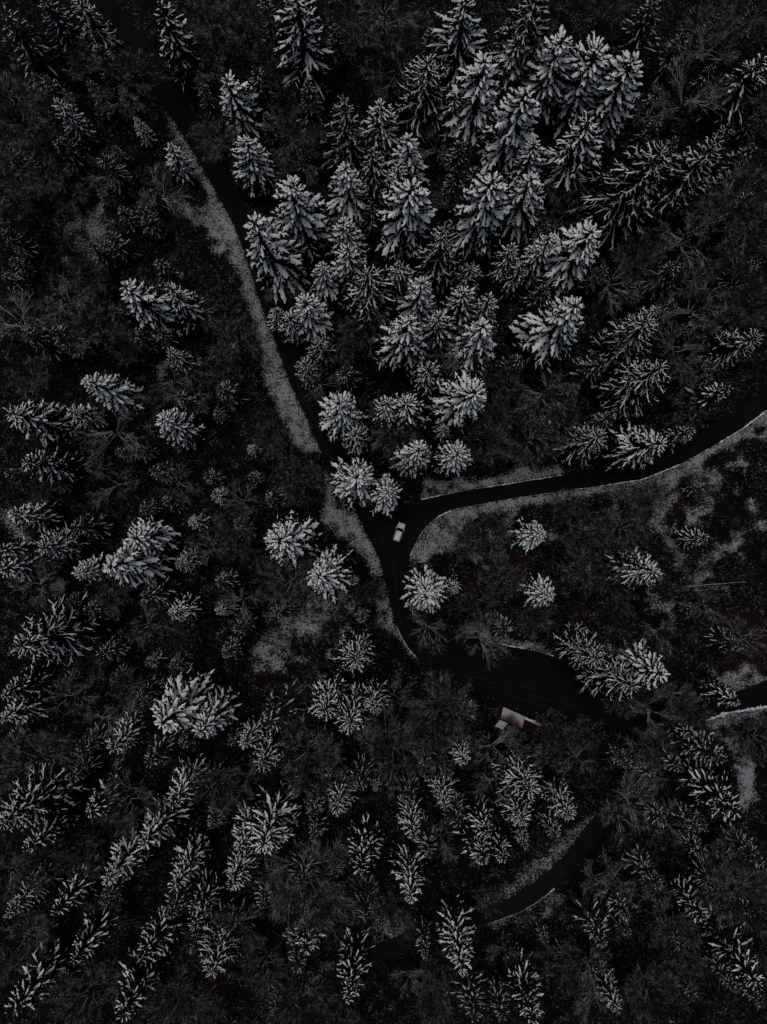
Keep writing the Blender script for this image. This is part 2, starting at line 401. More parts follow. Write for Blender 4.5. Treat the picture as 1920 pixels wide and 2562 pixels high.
snow_ridge('snow_ridge', [(1026, 1393), (1041, 1356), (1064, 1321), (1097, 1292), (1131, 1276), (1158, 1270), (1280, 1248), (1373, 1234), (1512, 1215), (1608, 1200), (1705, 1161), (1782, 1119), (1859, 1072), (1920, 1026), (1975, 985)], 0.34, 0.12, 'thin snow ridge along lower edge of the right road')
snow_ridge('snow_ridge', [(1050, 1251), (1095, 1241), (1158, 1228), (1280, 1209), (1415, 1188)], 0.34, 0.12, 'thin snow ridge along upper edge of the right road')
snow_ridge('snow_ridge', [(1743, 1811), (1820, 1784), (1920, 1768), (1960, 1760)], 0.9, 0.2, 'snow ridge along lower edge of the road right of the car park')
snow_ridge('snow_ridge', [(1215, 1603), (1280, 1617), (1341, 1627), (1388, 1642)], 0.5, 0.16, 'snow ridge along the upper edge of the car park')
snow_ridge('snow_ridge', [(1225, 2310), (1301, 2283), (1346, 2256), (1391, 2221)], 0.35, 0.12, 'thin snow ridge along lower edge of the bottom forest track')

# ------------------------------------------------------------------ conifers
def strip_mesh(mbv, mbt, off, P, W, up, side_dir, rng, hump, edge_drop, n_cross, jit):
    """loft a ragged pad along P (n,3); W (n) half widths; side_dir (n,3) unit"""
    n = len(P)
    ks = {3: (-1, 0, 1), 5: (-1, -0.55, 0, 0.55, 1)}[n_cross]
    hs = {3: (-1, 1, -1), 5: (-1, 0.6, 1, 0.6, -1)}[n_cross]
    G = np.empty((n, n_cross, 3))
    for c, (k, hh) in enumerate(zip(ks, hs)):
        j = rng.uniform(1 - jit, 1 + jit, n) if abs(k) == 1 else 1.0
        if abs(k) == 1:
            alt = np.where((np.arange(n) + (0 if k < 0 else 1)) % 2 == 0, 1 + jit * 0.6, 1 - jit * 0.6); j = j * alt
        z = np.where(hh > 0, hh * hump * W * rng.uniform(0.75, 1.25, n), -edge_drop * W * rng.uniform(0.5, 1.4, n))
        G[:, c] = P + side_dir * (k * W * j)[:, None]
        G[:, c, 2] += z + up
    mbv.append(G.reshape(-1, 3)); mbt.append(grid_tris(n, n_cross) + off)
    return off + n * n_cross

def make_conifer(seed, kind, H=24.0, R=4.6, big=False):
    """returns trunk mesh, crown (needle) mesh, snow mesh"""
    rng = np.random.default_rng(seed)
    par = dict(heavy=dict(nw=19, nb=(6, 9), W=0.128, t0=0.26, hump=0.55, miss=0.08, cover=1.0, n=11),
               medium=dict(nw=18, nb=(6, 8), W=0.098, t0=0.22, hump=0.45, miss=0.12, cover=0.92, n=9),
               thin=dict(nw=19, nb=(6, 8), W=0.051, t0=0.18, hump=0.6, miss=0.10, cover=0.95, n=10),
               patchy=dict(nw=20, nb=(6, 8), W=0.088, t0=0.36, hump=0.45, miss=0.10, cover=0.66, n=9),
               dark=dict(nw=19, nb=(6, 8), W=0.080, t0=0.42, hump=0.4, miss=0.14, cover=0.55, n=8))[kind]
    if big: par['nw'] += 3; par['miss'] += 0.09; par['W'] *= {'heavy': 1.28, 'medium': 1.15, 'thin': 0.85, 'dark': 1.0, 'patchy': 1.1}[kind]
    sv, st, so = [], [], 0
    fv, ft, fo = [], [], 0
    lop = rng.uniform(0, 6.28); lopa = rng.uniform(0.05, 0.26); pw = rng.uniform(0.48, 0.70); R = R * rng.uniform(0.92, 1.06)
    segs = []
    for w in range(par['nw']):
        q = (w + rng.uniform(-0.35, 0.35)) / par['nw']; q = min(max(q, 0), 0.985)
        zc = H * (0.10 + 0.895 * q ** 0.93)
        rad = 1.15 * R * (1 - q) ** pw
        if q < 0.12: rad *= 0.8 + 1.6 * q
        nb = rng.integers(par['nb'][0], par['nb'][1] + 1)
        if q > 0.9: nb = max(3, nb - 2)
        ph0 = rng.uniform(0, 6.28)
        for k in range(nb):
            if rng.random() < par['miss']: continue
            ph = ph0 + 6.283 * k / nb + rng.normal(0, 0.16)
            L = rad * rng.uniform(0.76, 1.18) * (1 + lopa * math.cos(ph - lop)) + 0.12
            n = par['n'] if L > 1.2 else 5
            t = np.linspace(0.02, 1, n)
            up0 = rng.uniform(0.05, 0.2) + 0.55 * q
            dr = rng.uniform(0.30, 0.55) * (1 - 0.55 * q)
            sweep = rng.normal(0, 0.22 if kind == 'thin' else 0.10)
            a = ph + sweep * t ** 1.6
            r = L * t * (1 - 0.06 * t)
            z = zc + rng.normal(0, 0.22) + L * (up0 * t - dr * t * t)
            if kind == 'thin': z += L * 0.16 * np.clip(t - 0.7, 0, 1) ** 2 * 6
            P = np.stack([r * np.cos(a), r * np.sin(a), z], 1)
            tg = np.gradient(P, axis=0); sd = np.stack([-tg[:, 1], tg[:, 0], np.zeros(n)], 1); sd /= np.linalg.norm(sd, axis=1, keepdims=True) + 1e-9
            # needles: broad toothed fan, drooping edges
            prof = (0.30 + 0.9 * t ** 0.8) * np.sqrt(np.clip(1.03 - np.clip((t - 0.7) / 0.33, 0, 1) ** 2, 0.01, 1))
            Wn = 0.17 * 1.2 * (L ** 0.62) * prof
            fo = strip_mesh(fv, ft, fo, P, Wn, -0.10, sd, rng, 0.15, 0.55, 3, 0.42)
            segs.append((P[0] * (0.02, 0.02, 1), P[n // 2], 0.045 + 0.012 * L, 0.02))
            # snow pad over the outer part
            shelter_shade = min(1.0, 0.45 + 1.5 * q)        # low boughs catch less snow; also stands in for shade down the crown
            if rng.random() < par['cover'] * shelter_shade:
                t0 = par['t0'] + rng.uniform(-0.12, 0.15)
                te = rng.uniform(0.90, 1.0)
                ns = n if kind != 'dark' else max(5, n - 2)
                ts = np.linspace(t0, te, ns); s = np.linspace(0, 1, ns)
                Ps = np.stack([np.interp(ts, t, P[:, c]) for c in range(3)], 1)
                sds = np.stack([np.interp(ts, t, sd[:, c]) for c in range(3)], 1)
                pr = (0.30 + 0.85 * s ** 0.7) * np.clip(1.0 - np.clip((s - 0.60) / 0.40, 0, 1) ** 1.7, 0.10, 1)
                Ws = par['W'] * (L ** 0.62) * pr * rng.uniform(0.6, 1.3) * (0.62 + 0.38 * shelter_shade)
                if kind in ('dark', 'medium', 'patchy'): Ws = Ws * (0.55 + 0.65 * rng.random(ns))
                so = strip_mesh(sv, st, so, Ps, Ws, 0.05, sds, rng, par['hump'], 0.35, 5, 0.42 if kind != 'thin' else 0.3)
            # side sprays
            if L > 1.6:
                nsd = {'heavy': 3, 'medium': 3, 'thin': 4, 'dark': 2, 'patchy': 2}[kind]
                for sgn in (-1, 1):
                    for _ in range(nsd):
                        tb = rng.uniform(0.3, 0.88); pb = np.array([np.interp(tb, t, P[:, c]) for c in range(3)])
                        ang = np.interp(tb, t, a) + sgn * rng.uniform(0.45, 0.85); ls = L * rng.uniform(0.11, 0.22) * (1.25 - 0.5 * tb)
                        u = np.linspace(0, 1, 4)[:, None]
                        Q = pb + u * ls * np.array([math.cos(ang), math.sin(ang), 0]); Q[:, 2] += ls * (0.05 * u[:, 0] - 0.35 * u[:, 0] ** 2)
                        sdd = np.tile((-math.sin(ang), math.cos(ang), 0), (4, 1))
                        wq = np.array([0.7, 1.0, 0.85, 0.12])
                        fo = strip_mesh(fv, ft, fo, Q, 0.15 * ls ** 0.4 * wq, -0.09, sdd, rng, 0.2, 0.5, 3, 0.35)
                        if rng.random() < par['cover'] * 0.75 * shelter_shade:
                            so = strip_mesh(sv, st, so, Q + np.array((0, 0, 0.02)), {'heavy': 0.085, 'medium': 0.07, 'thin': 0.050, 'dark': 0.05, 'patchy': 0.06}[kind] * wq * rng.uniform(0.7, 1.3), 0.03, sdd, rng, 0.5, 0.3, 3, 0.25)
    # leader shoots
    tv, tt = prisms(*[np.array(x) for x in zip(*segs)])
    # tapered trunk
    k = 8; zz = np.array([-0.6, 0.0, 0.6, 3, H * 0.3, H * 0.6, H * 0.9, H * 1.0]); rr = np.array([0.46, 0.40, 0.32, 0.27, 0.21, 0.13, 0.05, 0.02])
    ang = np.arange(k) * 2 * math.pi / k
    G = np.stack([np.stack([r_ * np.cos(ang) * (1 + 0.08 * np.sin(3 * ang)), r_ * np.sin(ang), np.full(k, z_)], 1) for r_, z_ in zip(rr, zz)])
    mb = MB(); mb.grid(G, closed=True, cap=True); mb.add(tv, tt)
    trunk = mb.build('trunk', M['bark'])
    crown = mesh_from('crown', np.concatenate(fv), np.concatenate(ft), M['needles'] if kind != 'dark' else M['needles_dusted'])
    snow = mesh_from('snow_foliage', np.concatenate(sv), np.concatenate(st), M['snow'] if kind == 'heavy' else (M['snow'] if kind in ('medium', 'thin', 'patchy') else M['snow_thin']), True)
    return trunk, crown, snow

PROTO, PROTO_BIG = {}, {}
for kind, n_ in (('heavy', 10), ('medium', 7), ('thin', 6), ('dark', 5), ('patchy', 6)):
    PROTO[kind] = [make_conifer(100 * len(kind) + 17 * i + 3, kind) for i in range(n_)]
    PROTO_BIG[kind] = [make_conifer(900 + 100 * len(kind) + 13 * i, kind, 29.0, 6.4, True) for i in range(5 if kind == 'heavy' else 3)]

# ------------------------------------------------------------------ bare trees
def make_bare(seed, style, H=15.0, R=5.0):
    rng = np.random.default_rng(seed)
    limb, twig = [], []
    def grow(p, d, L, r, lvl, store_thick):
        nseg = 3 if lvl < 3 else 2
        pts = [p]; dd = d
        for i in range(nseg):
            dd = dd + rng.normal(0, 0.11, 3); dd[2] += 0.03; dd /= np.linalg.norm(dd)
            pts.append(pts[-1] + dd * L / nseg)
        rs = np.linspace(r, r * 0.5, nseg + 1)
        for i in range(nseg):
            g_ = 2.6 if (lvl == 4 and rng.random() < 0.10) else 1.0
            (limb if lvl <= store_thick else twig).append((pts[i], pts[i] + (pts[i + 1] - pts[i]) * (0.55 if g_ > 1 else 1), rs[i] * g_, rs[i + 1] * g_))
        if lvl >= 4: return
        nchild = {1: 6, 2: 5, 3: 5}[lvl]
        if style == 'fine': nchild += 1
        for c in range(nchild):
            f = rng.uniform(0.3, 1.0); i = min(int(f * nseg), nseg - 1); q = pts[i] + (pts[i + 1] - pts[i]) * (f * nseg - i)
            ax = rng.normal(0, 1, 3); ax -= ax @ dd * dd; ax /= np.linalg.norm(ax)
            ang = rng.uniform(0.25, 0.65); nd = dd * math.cos(ang) + ax * math.sin(ang); nd[2] = nd[2] * 0.8 + 0.08; nd /= np.linalg.norm(nd)
            grow(q, nd, L * rng.uniform(0.42, 0.70), max(r * 0.52, 0.023), lvl + 1, store_thick)
    th = H * 0.34
    lean = rng.normal(0, 0.5, 2)
    limb.append((np.array((0, 0, -0.5)), np.array((lean[0] * 0.4, lean[1] * 0.4, th)), 0.26, 0.19))
    top = np.array((lean[0] * 0.4, lean[1] * 0.4, th)); tip = np.array((lean[0], lean[1], H * 0.8))
    limb.append((top, tip, 0.19, 0.07))
    nl = {'wide': 9, 'fine': 12, 'upright': 8}[style]
    for k in range(nl):
        f = rng.uniform(0, 0.75); q = top + (tip - top) * f
        a = 6.283 * k / nl + rng.normal(0, 0.25)
        el = {'wide': rng.uniform(0.25, 0.75), 'fine': rng.uniform(0.5, 1.0), 'upright': rng.uniform(0.75, 1.2)}[style]
        d = np.array((math.cos(a) * math.cos(el), math.sin(a) * math.cos(el), math.sin(el)))
        L = (R / max(math.cos(el), 0.5)) * rng.uniform(0.7, 1.0) * (1 - 0.4 * f)
        grow(q, d, L * 0.8, (0.10 if style == 'wide' else 0.075) * (1 - 0.4 * f), 1, 3 if style == 'wide' else 2)
    mt = {'wide': 'frost_light', 'fine': 'frost_light', 'upright': 'frost_light'}[style]
    Vt, Tt = prisms(*[np.array(x) for x in zip(*limb)], k=5)
    Vw, Tw = ribbons(*[np.array(x) for x in zip(*twig)], rng)
    return mesh_from('trunk', Vt, Tt, M['frost_heavy']), mesh_from('crown', Vw, Tw, M[mt])
BARE = {s: [make_bare(40 + 11 * i + 100 * len(s), s) for i in range(n_)] for s, n_ in (('wide', 4), ('fine', 4), ('upright', 3))}

# ------------------------------------------------------------------ where every tree stands: tip position read in the photograph.
# (column, row) of a 640 px block, then (x, y, r, kind) in that block at 2.59 times the photograph's pixels
CON = {
 (0, 0): '30,100,200,D 205,480,110,D 375,640,150,M 480,-60,210,T 250,-60,190,D 1000,0,210,M 885,770,85,H 1100,940,130,H 1465,495,210,H 1590,900,200,H 30,940,130,D 60,1030,140,D 0,1500,100,D 640,1230,70,D 740,940,70,D',
 (1, 0): '50,-40,90,M 250,-70,170,H 1390,-40,185,H 1125,360,170,T 585,650,140,T 795,655,140,M 1005,850,130,H 1500,440,160,H 1290,600,110,M 765,975,100,M 585,1050,140,H 935,1080,130,M 990,1180,185,H 205,1200,180,H 20,1440,160,H 580,1430,120,H 600,1590,120,H 1220,1480,165,T 1560,1140,195,H',
 (2, 0): '170,-80,190,T 55,245,140,H 345,210,195,H 560,305,195,H 830,315,215,H 100,570,200,H 160,930,140,H 130,1135,150,H 525,770,200,M 1000,960,215,T 1340,900,190,T 1640,350,150,M 960,-20,160,D 520,1490,180,H 240,1540,130,H 20,1600,120,M',
 (0, 1): '810,200,210,H 1080,200,190,M 320,460,150,D 1080,625,140,T 565,810,215,H 40,1000,230,H 430,1010,140,M 1085,1075,205,H 180,1310,190,M 950,1110,80,D 1130,1230,65,D 985,1390,115,D 1390,1550,95,M 1610,1240,75,M 1640,1420,85,D 10,110,90,D 1380,600,75,D 1350,770,75,D 1400,1010,90,D',
 (1, 1): '430,50,110,H 730,90,200,T 930,70,115,T 1070,165,165,H 1405,60,95,T 1355,240,135,M 1520,280,115,M 315,300,145,H 105,350,85,M 205,380,105,M 395,540,105,T 985,420,185,H 1195,385,130,M 1485,440,150,H 325,720,85,T 575,740,90,D 1115,725,120,M 1400,850,170,H 550,960,165,H 850,960,125,M 985,930,135,M 640,1150,115,M 1230,1115,75,M 1060,1275,135,H 1300,1275,120,H 650,1415,145,H 855,1500,125,H 90,1560,75,D',
 (2, 1): '70,60,135,M 440,310,285,H 960,345,110,M 920,440,215,T 1000,700,225,T 1610,510,190,T 1420,890,150,M 1600,60,115,D 570,1170,190,T 980,1200,220,M 1190,1130,115,M 420,940,65,D 600,680,140,D 640,1040,120,D',
 (0, 2): '60,20,180,H 840,150,195,H 1220,60,95,M 500,400,140,H 690,370,235,H -20,370,160,H 0,260,140,M 1130,340,130,T 280,230,150,T 140,870,300,T 430,600,95,D 1100,680,165,M 1410,660,95,M 1540,770,115,D 950,990,105,D 1100,1010,95,D 1440,930,115,D 0,1370,180,H 0,1200,170,M 1060,1400,230,H 1290,1430,215,H 700,1540,175,M 1570,1530,140,M 10,1530,90,D',
 (1, 2): '160,200,170,H 430,420,170,H 285,345,62,M 630,450,45,M 1130,520,155,H 1310,510,80,M 650,970,120,T 450,1310,130,T 600,1400,132,T 770,1300,110,T 110,1390,140,D 20,1640,140,T 1370,1640,95,H 1380,1340,90,D 130,660,65,D 680,710,60,D 1640,770,75,D',
 (2, 2): '210,160,158,H 275,555,136,H 955,390,190,M 1290,180,110,M 580,960,175,T 790,1150,185,T 950,1060,180,H 1480,1240,115,M 1190,1460,100,M 1500,870,105,D 1210,640,65,D 1350,1620,160,D',
 (0, 3): '0,380,260,T 450,90,100,D 575,300,160,M 185,530,150,M 1080,250,160,H 920,540,180,H 690,750,190,H 1110,820,170,H 1540,540,180,H 1480,790,145,H 1240,1030,150,M 330,980,165,M 460,1270,170,M 360,1470,110,D 900,1290,165,M 1350,1360,190,T 780,1640,190,M 60,1620,185,M 30,1000,140,T',
 (1, 3): '30,540,215,H 775,150,65,M 530,270,120,T 710,700,190,M 1015,465,135,H 1245,250,130,T 1010,860,165,H 1510,430,145,M 1480,610,140,M 1620,600,115,M 330,1180,160,M 245,1330,135,D 605,1540,170,M 1105,1240,100,D 1330,1300,170,H 1415,1640,150,D 1615,1650,110,D',
 (2, 3): '130,170,180,T 380,330,150,T 90,360,145,T 100,520,85,M 1480,300,230,M 1270,410,85,D 960,770,120,D 760,1000,140,D 600,1150,170,D 1260,1000,170,M 1440,1180,130,D 1640,640,140,D 1410,1290,100,D 1630,1440,210,M 1640,1560,110,D 150,1640,175,M 230,1150,70,D 700,1600,140,T 1200,1520,110,D',
}
BAR = {
 (0, 0): '800,560,190,f 130,780,230,f 700,1130,130,w 1050,1270,170,w 60,1280,230,f 400,700,130,u 1330,900,150,f 1250,400,150,w 560,430,120,f 1350,130,200,f 420,1000,100,u 1600,200,150,f 280,900,120,u 450,1290,130,w 300,1180,140,f',
 (1, 0): '850,100,200,w 900,400,220,f 270,900,200,f 280,1040,150,w 1180,950,150,w 370,1220,80,f 1250,1300,120,w 1060,1450,120,f 100,560,130,f 60,400,100,f 1380,1080,130,f 650,250,120,f',
 (2, 0): '1270,330,220,w 1150,640,220,w 900,730,140,w 1450,1350,240,f 1200,1380,180,w 700,1450,150,w 1560,100,200,f 1100,1560,200,w 1500,1600,200,f 350,1400,160,f 600,80,150,f 1620,700,180,f 1500,1100,120,u 600,1250,120,f 820,1600,120,w 1350,200,150,f',
 (0, 1): '420,280,200,w 100,440,200,w 560,130,130,f 640,500,180,f 700,1140,200,w 720,1480,170,w 1140,1480,140,w 1560,1590,110,w 1100,800,140,w 1230,900,130,w 1450,800,150,f 200,780,130,f 820,600,120,f 960,1000,100,f 300,1450,120,f 1550,560,130,f 1330,350,130,w',
 (1, 1): '900,1120,160,f 1300,620,160,w 420,830,110,w 100,1200,90,f 250,1430,140,f 1560,1100,120,f 60,220,120,w 1250,780,120,w 700,480,150,f 1480,1200,130,f 1600,850,130,f 100,60,110,w 520,620,100,f',
 (2, 1): '200,900,200,w 1200,350,200,w 1100,600,200,w 1400,200,200,f 650,170,170,w 780,60,150,f 1150,1020,150,f 100,1200,150,f 1250,720,120,w 300,1000,150,f 1060,180,140,w 1500,380,150,f 1100,720,130,w 760,1590,110,f 900,1560,100,f 350,1610,90,f',
 (0, 2): '1370,250,110,w 1540,100,110,f 1550,220,80,f 1550,580,130,w 950,740,140,w 1160,830,120,u 480,1200,160,w 700,1330,140,w 250,1600,220,f 230,470,160,w 600,960,120,f 750,560,120,f 1150,1100,110,w 560,900,100,f 300,280,120,w 860,1120,110,f',
 (1, 2): '720,520,80,f 1120,750,115,w 1330,840,150,w 1200,1250,180,f 1150,1330,170,f 1530,1530,150,w 250,450,150,f 1500,150,130,f 1350,170,110,f 1450,580,120,f 350,1560,200,f 900,1550,200,f 1200,1550,170,f 900,1200,120,w 330,1130,130,f 1600,450,120,f',
 (2, 2): '800,1300,170,w 960,790,140,w 650,830,130,f 470,380,130,f 480,120,150,f 700,100,150,f 1280,600,120,w 1520,820,150,w 1060,1180,120,w 130,700,110,f 430,1600,140,w 870,1520,140,f 500,1400,130,f 1550,1450,150,f 330,1400,100,f 100,1600,150,w 40,1490,95,w 1000,1330,120,f 560,1330,110,f 650,1180,110,f 700,1380,120,f 900,1370,110,f 700,480,120,f',
 (0, 3): '850,180,180,f 1400,100,190,f 1600,70,130,w 300,600,150,f 550,600,130,f 60,700,150,w 200,1100,180,f 700,900,130,f 1550,1000,180,f 1250,1200,140,f 600,1450,200,f 1150,1480,180,f 1300,1560,130,f 100,1300,150,f',
 (1, 3): '300,700,260,f 350,850,200,f 680,800,150,u 1200,470,140,w 340,40,150,f 500,150,130,w 950,1000,100,u 920,1350,130,w 1200,1260,120,u 300,1450,200,f 60,1250,130,f 1550,100,150,w 1150,1500,150,f 560,1650,130,u 1500,850,90,f 900,900,120,f 1620,1200,100,w',
 (2, 3): '740,240,220,w 780,130,180,w 680,720,170,w 520,1290,170,w 950,820,120,w 1450,800,230,f 1580,900,180,f 1000,350,130,w 380,740,120,w 1000,1000,150,f 1100,1200,180,f 900,1450,200,f 550,1500,140,w 1600,1150,150,f 800,1600,140,f 300,1250,140,f 1350,550,150,f',
}
SIZE = {(1, 0): 1.12, (1, 1): 1.05, (2, 0): 0.98, (2, 1): 0.75, (2, 2): 0.78, (1, 2): 1.0, (0, 0): 0.68, (0, 1): 0.68, (0, 2): 0.67, (0, 3): 0.78, (1, 3): 0.76, (2, 3): 0.70}
def parse(D):
    for (c, r), s in D.items():
        for e in s.split():
            x, y, rr, k = e.split(',')
            yield c * 640 + float(x) / 2.59, r * 640 + float(y) / 2.59, float(rr) / 2.59, k, SIZE[(c, r)]

MAIN = np.array(EDGE_A)
def region_words(u, v):
    # the left road x at this height
    xr = np.interp(v, [p[1] for p in EDGE_A[:24]], [p[0] for p in EDGE_A[:24]])
    yb = np.interp(u, [1050, 1280, 1415, 1608, 1705, 1782, 1859, 1920], [1265, 1230, 1210, 1180, 1145, 1105, 1060, 1010])
    if v < 1290:
        if u < xr: return 'left of the straight road'
        if v < yb: return 'between the two upper roads'
    if u < 990 and v < 1660: return 'left of the road bend'
    if v < 1700 and u >= 990: return 'between right road and car park'
    yc = np.interp(u, [690, 833, 926, 1018, 1198, 1277, 1361, 1445, 1530, 1600], [2570, 2428, 2374, 2331, 2279, 2249, 2191, 2101, 1985, 1900])
    if v > yc and u > 700: return 'below the bottom forest track'
    if u > 880: return 'between car park and forest track'
    return 'in the lower left forest'

LOOK = {'H': ('tall snow-laden spruce', 'snow-laden spruce', 'small snow-laden spruce'),
        'M': ('tall snow-streaked spruce', 'snow-streaked spruce', 'small snow-streaked spruce'),
        'T': ('tall thin-boughed spruce', 'thin-boughed spruce', 'small thin-boughed spruce'),
        'P': ('tall patchily snowed spruce', 'patchily snowed spruce', 'small patchily snowed spruce'),
        'D': ('tall dark snow-dusted spruce', 'dark snow-dusted spruce', 'small dark snow-dusted spruce')}
SPECIAL = {  # (u, v) -> label told by what stands beside it
    (891, 1186): 'round snowy spruce at the point of the wedge, left of the pair above the fork',
    (970, 1219): 'round snowy spruce overhanging the fork, nearest above the white car',
    (702, 1357): 'big snowy spruce left of the fork, the upper left of two close together',
    (806, 1442): 'big snowy spruce left of the road bend, lower right of two close together',
    (1076, 1481): 'round snowy spruce at the right road edge, straight below the white car',
    (1146, 1477): 'small spruce touching the right side of the round spruce below the car',
    (1361, 1342): 'round snowy spruce alone in the clearing right of the white car',
    (1386, 1494): 'small round snowy spruce in the clearing, above the car park',
    (891, 1655): 'star-shaped thin spruce just left of the car park entrance',
    (1504, 1651): 'thin-boughed spruce leaning over the right end of the car park, leftmost of three',
    (1585, 1724): 'thin-boughed spruce at the right end of the car park, lowest of three',
    (1647, 1689): 'snowy spruce at the right end of the car park, rightmost of three',
    (1851, 1759): 'spruce standing over the road at the right edge, past the car park',
    (1450, 760): 'biggest bushy snow-white spruce right of the wedge, broad and dense',
}
ONES = 'zero one two three four five six seven eight nine ten eleven twelve thirteen fourteen fifteen sixteen seventeen eighteen nineteen'.split()
TENS = 'x x twenty thirty forty fifty sixty seventy eighty ninety'.split()
def NUM(n): return ONES[n] if n < 20 else TENS[n // 10] + ('-' + ONES[n % 10] if n % 10 else '')
def label_for(look, u, v):
    for (a, b_), s in SPECIAL.items():
        if look[0] != 'b' and abs(a - u) < 6 and abs(b_ - v) < 6: return s
    pu, pv = int(round(min(max(u / 19.20, 0), 99))), int(round(min(max(v / 25.62, 0), 99)))
    return f'{look} {region_words(u, v)}, {NUM(pu)} percent across {NUM(pv)} down'

used = {}
def uniq(s):
    if s not in used: used[s] = 1; return s
    used[s] += 1
    return s.replace(' spruce', ' slim spruce', 1) if used[s] == 2 and 'spruce' in s else s + ', the lower'

KMAP = {'H': 'heavy', 'M': 'medium', 'T': 'thin', 'D': 'dark', 'P': 'patchy'}
tree_xy = []
def place_tree(name, trunk, crown, snow, loc, rz, sxy, sz, lab, grp, lean=(0, 0)):
    e = bpy.data.objects.new(name, None); e.empty_display_size = 0.5; C.objects.link(e)
    e.location = loc; e.rotation_euler = (lean[0], lean[1], rz); e.scale = (sxy * rr.uniform(0.9, 1.1), sxy * rr.uniform(0.9, 1.1), sz)
    tag(e, lab, 'tree', grp)
    obj('trunk', trunk, e)
    c = obj('crown', crown, e)
    if snow is not None: obj('snow_foliage', snow, c)
    return e

rr = random.Random(5)
cnt = {k: 0 for k in KMAP}
for u, v, rpx, k, fac in parse(CON):
    if v > 1880 or u > 1680 or u < 130 or v < 60: k = {'H': 'M', 'M': 'P'}.get(k, k)      # outer trees get less snow, imitating light falloff towards frame edges
    Rm = 1.12 * rpx * fac / 12.1
    if k == 'T': Rm *= 1.08
    Ht = min(31.0, max(5.0, 4.1 * Rm + 2.5)) * rr.uniform(0.86, 1.12)
    p = at(u, v, Ht)
    z = float(terrain(p[None, :2])[0]); p = at(u, v, Ht + z)
    lg = Rm > 5.2
    pr = (PROTO_BIG if lg else PROTO)[KMAP[k]]; t3 = pr[cnt[k] % len(pr)]; cnt[k] += 1
    big = 0 if Rm > 4.3 else (1 if Rm > 2.6 else 2)
    lab = uniq(label_for(LOOK[k][big], u, v))
    tree_xy.append((p[0], p[1], Rm))
    place_tree('spruce_tree' if big < 2 else 'young_spruce', *t3, (p[0], p[1], z), rr.uniform(0, 6.28), Rm / (6.4 if lg else 4.6), Ht / (29.0 if lg else 24.0), lab, 'snow-covered spruces of the forest', (rr.gauss(0, 0.02), rr.gauss(0, 0.02)))

SNOW_Q = [atl(P) for P in SNOW_POLYS]
fr = random.Random(12)
tries = 0
n_fill = 0
while n_fill < 140 and tries < 6000:
    tries += 1
    u, v = fr.uniform(10, 1910), fr.uniform(10, 2550)
    if 1010 < u and 1230 < v < 1900: continue              # the clearing and the car park stay open
    if 600 < u < 1250 and 900 < v < 1800 and fr.random() < 0.75: continue
    Rm = fr.uniform(1.8, 3.6); Ht = 4.1 * Rm + 2.5
    p = at(u, v, Ht)
    if float(road_dist(p[None, :2])[0]) < Rm + 0.8: continue
    if min(float(poly_sd(p[None, :2], Q)[0]) for Q in SNOW_Q) < Rm * 0.8: continue
    if any(math.hypot(*(at(a, b_)[:2] - p[:2])) < r_ / 10.8 + 1.0 for a, b_, r_ in SNOW_DOTS): continue
    if any(math.hypot(x - p[0], y - p[1]) < 0.72 * (r_ + Rm) for x, y, r_ in tree_xy): continue
    z = float(terrain(p[None, :2])[0]); n_fill += 1; tree_xy.append((p[0], p[1], Rm))
    t3 = PROTO['dark'][n_fill % 4]
    place_tree('spruce_tree' if Rm > 2.6 else 'young_spruce', *t3, (p[0], p[1], z), fr.uniform(0, 6.28), Rm / 4.6, Ht / 24.0, uniq(label_for(LOOK['D'][1 if Rm > 2.6 else 2], u, v)), 'snow-covered spruces of the forest')

LB = {'w': 'bare frosted spreading tree', 'f': 'bare fine-twigged tree', 'u': 'slim bare upright tree'}
cb = {'w': 0, 'f': 0, 'u': 0}
SM = {'w': 'wide', 'f': 'fine', 'u': 'upright'}
for u, v, rpx, k, _ in parse(BAR):
    d = math.hypot(u - 957, v - 1305)
    Rm = 1.38 * rpx * (1 - 0.25 * min(1, d / 650.0)) / 11.6
    Ht = min(20.0, max(4.0, 2.2 * Rm + 3.0)) * rr.uniform(0.9, 1.1)
    p = at(u, v, Ht * 0.62); z = float(terrain(p[None, :2])[0])
    if float(road_dist(p[None, :2])[0]) < 0.7:          # never rooted in the asphalt
        for s in np.linspace(0, 6.28, 24):
            for q in (1.5, 3.0, 4.5, 6.0):
                w = p[:2] + q * np.array((math.cos(s), math.sin(s)))
                if float(road_dist(w[None])[0]) > 0.8: break
            else: continue
            p[:2] = w; break
        z = float(terrain(p[None, :2])[0])
    pr = BARE[SM[k]]; t2 = pr[cb[k] % len(pr)]; cb[k] += 1
    place_tree('bare_tree', *t2, None, (p[0], p[1], z), rr.uniform(0, 6.28), Rm / 5.0, Ht / 15.0, uniq(label_for(LB[k], u, v)), 'bare deciduous trees of the forest')

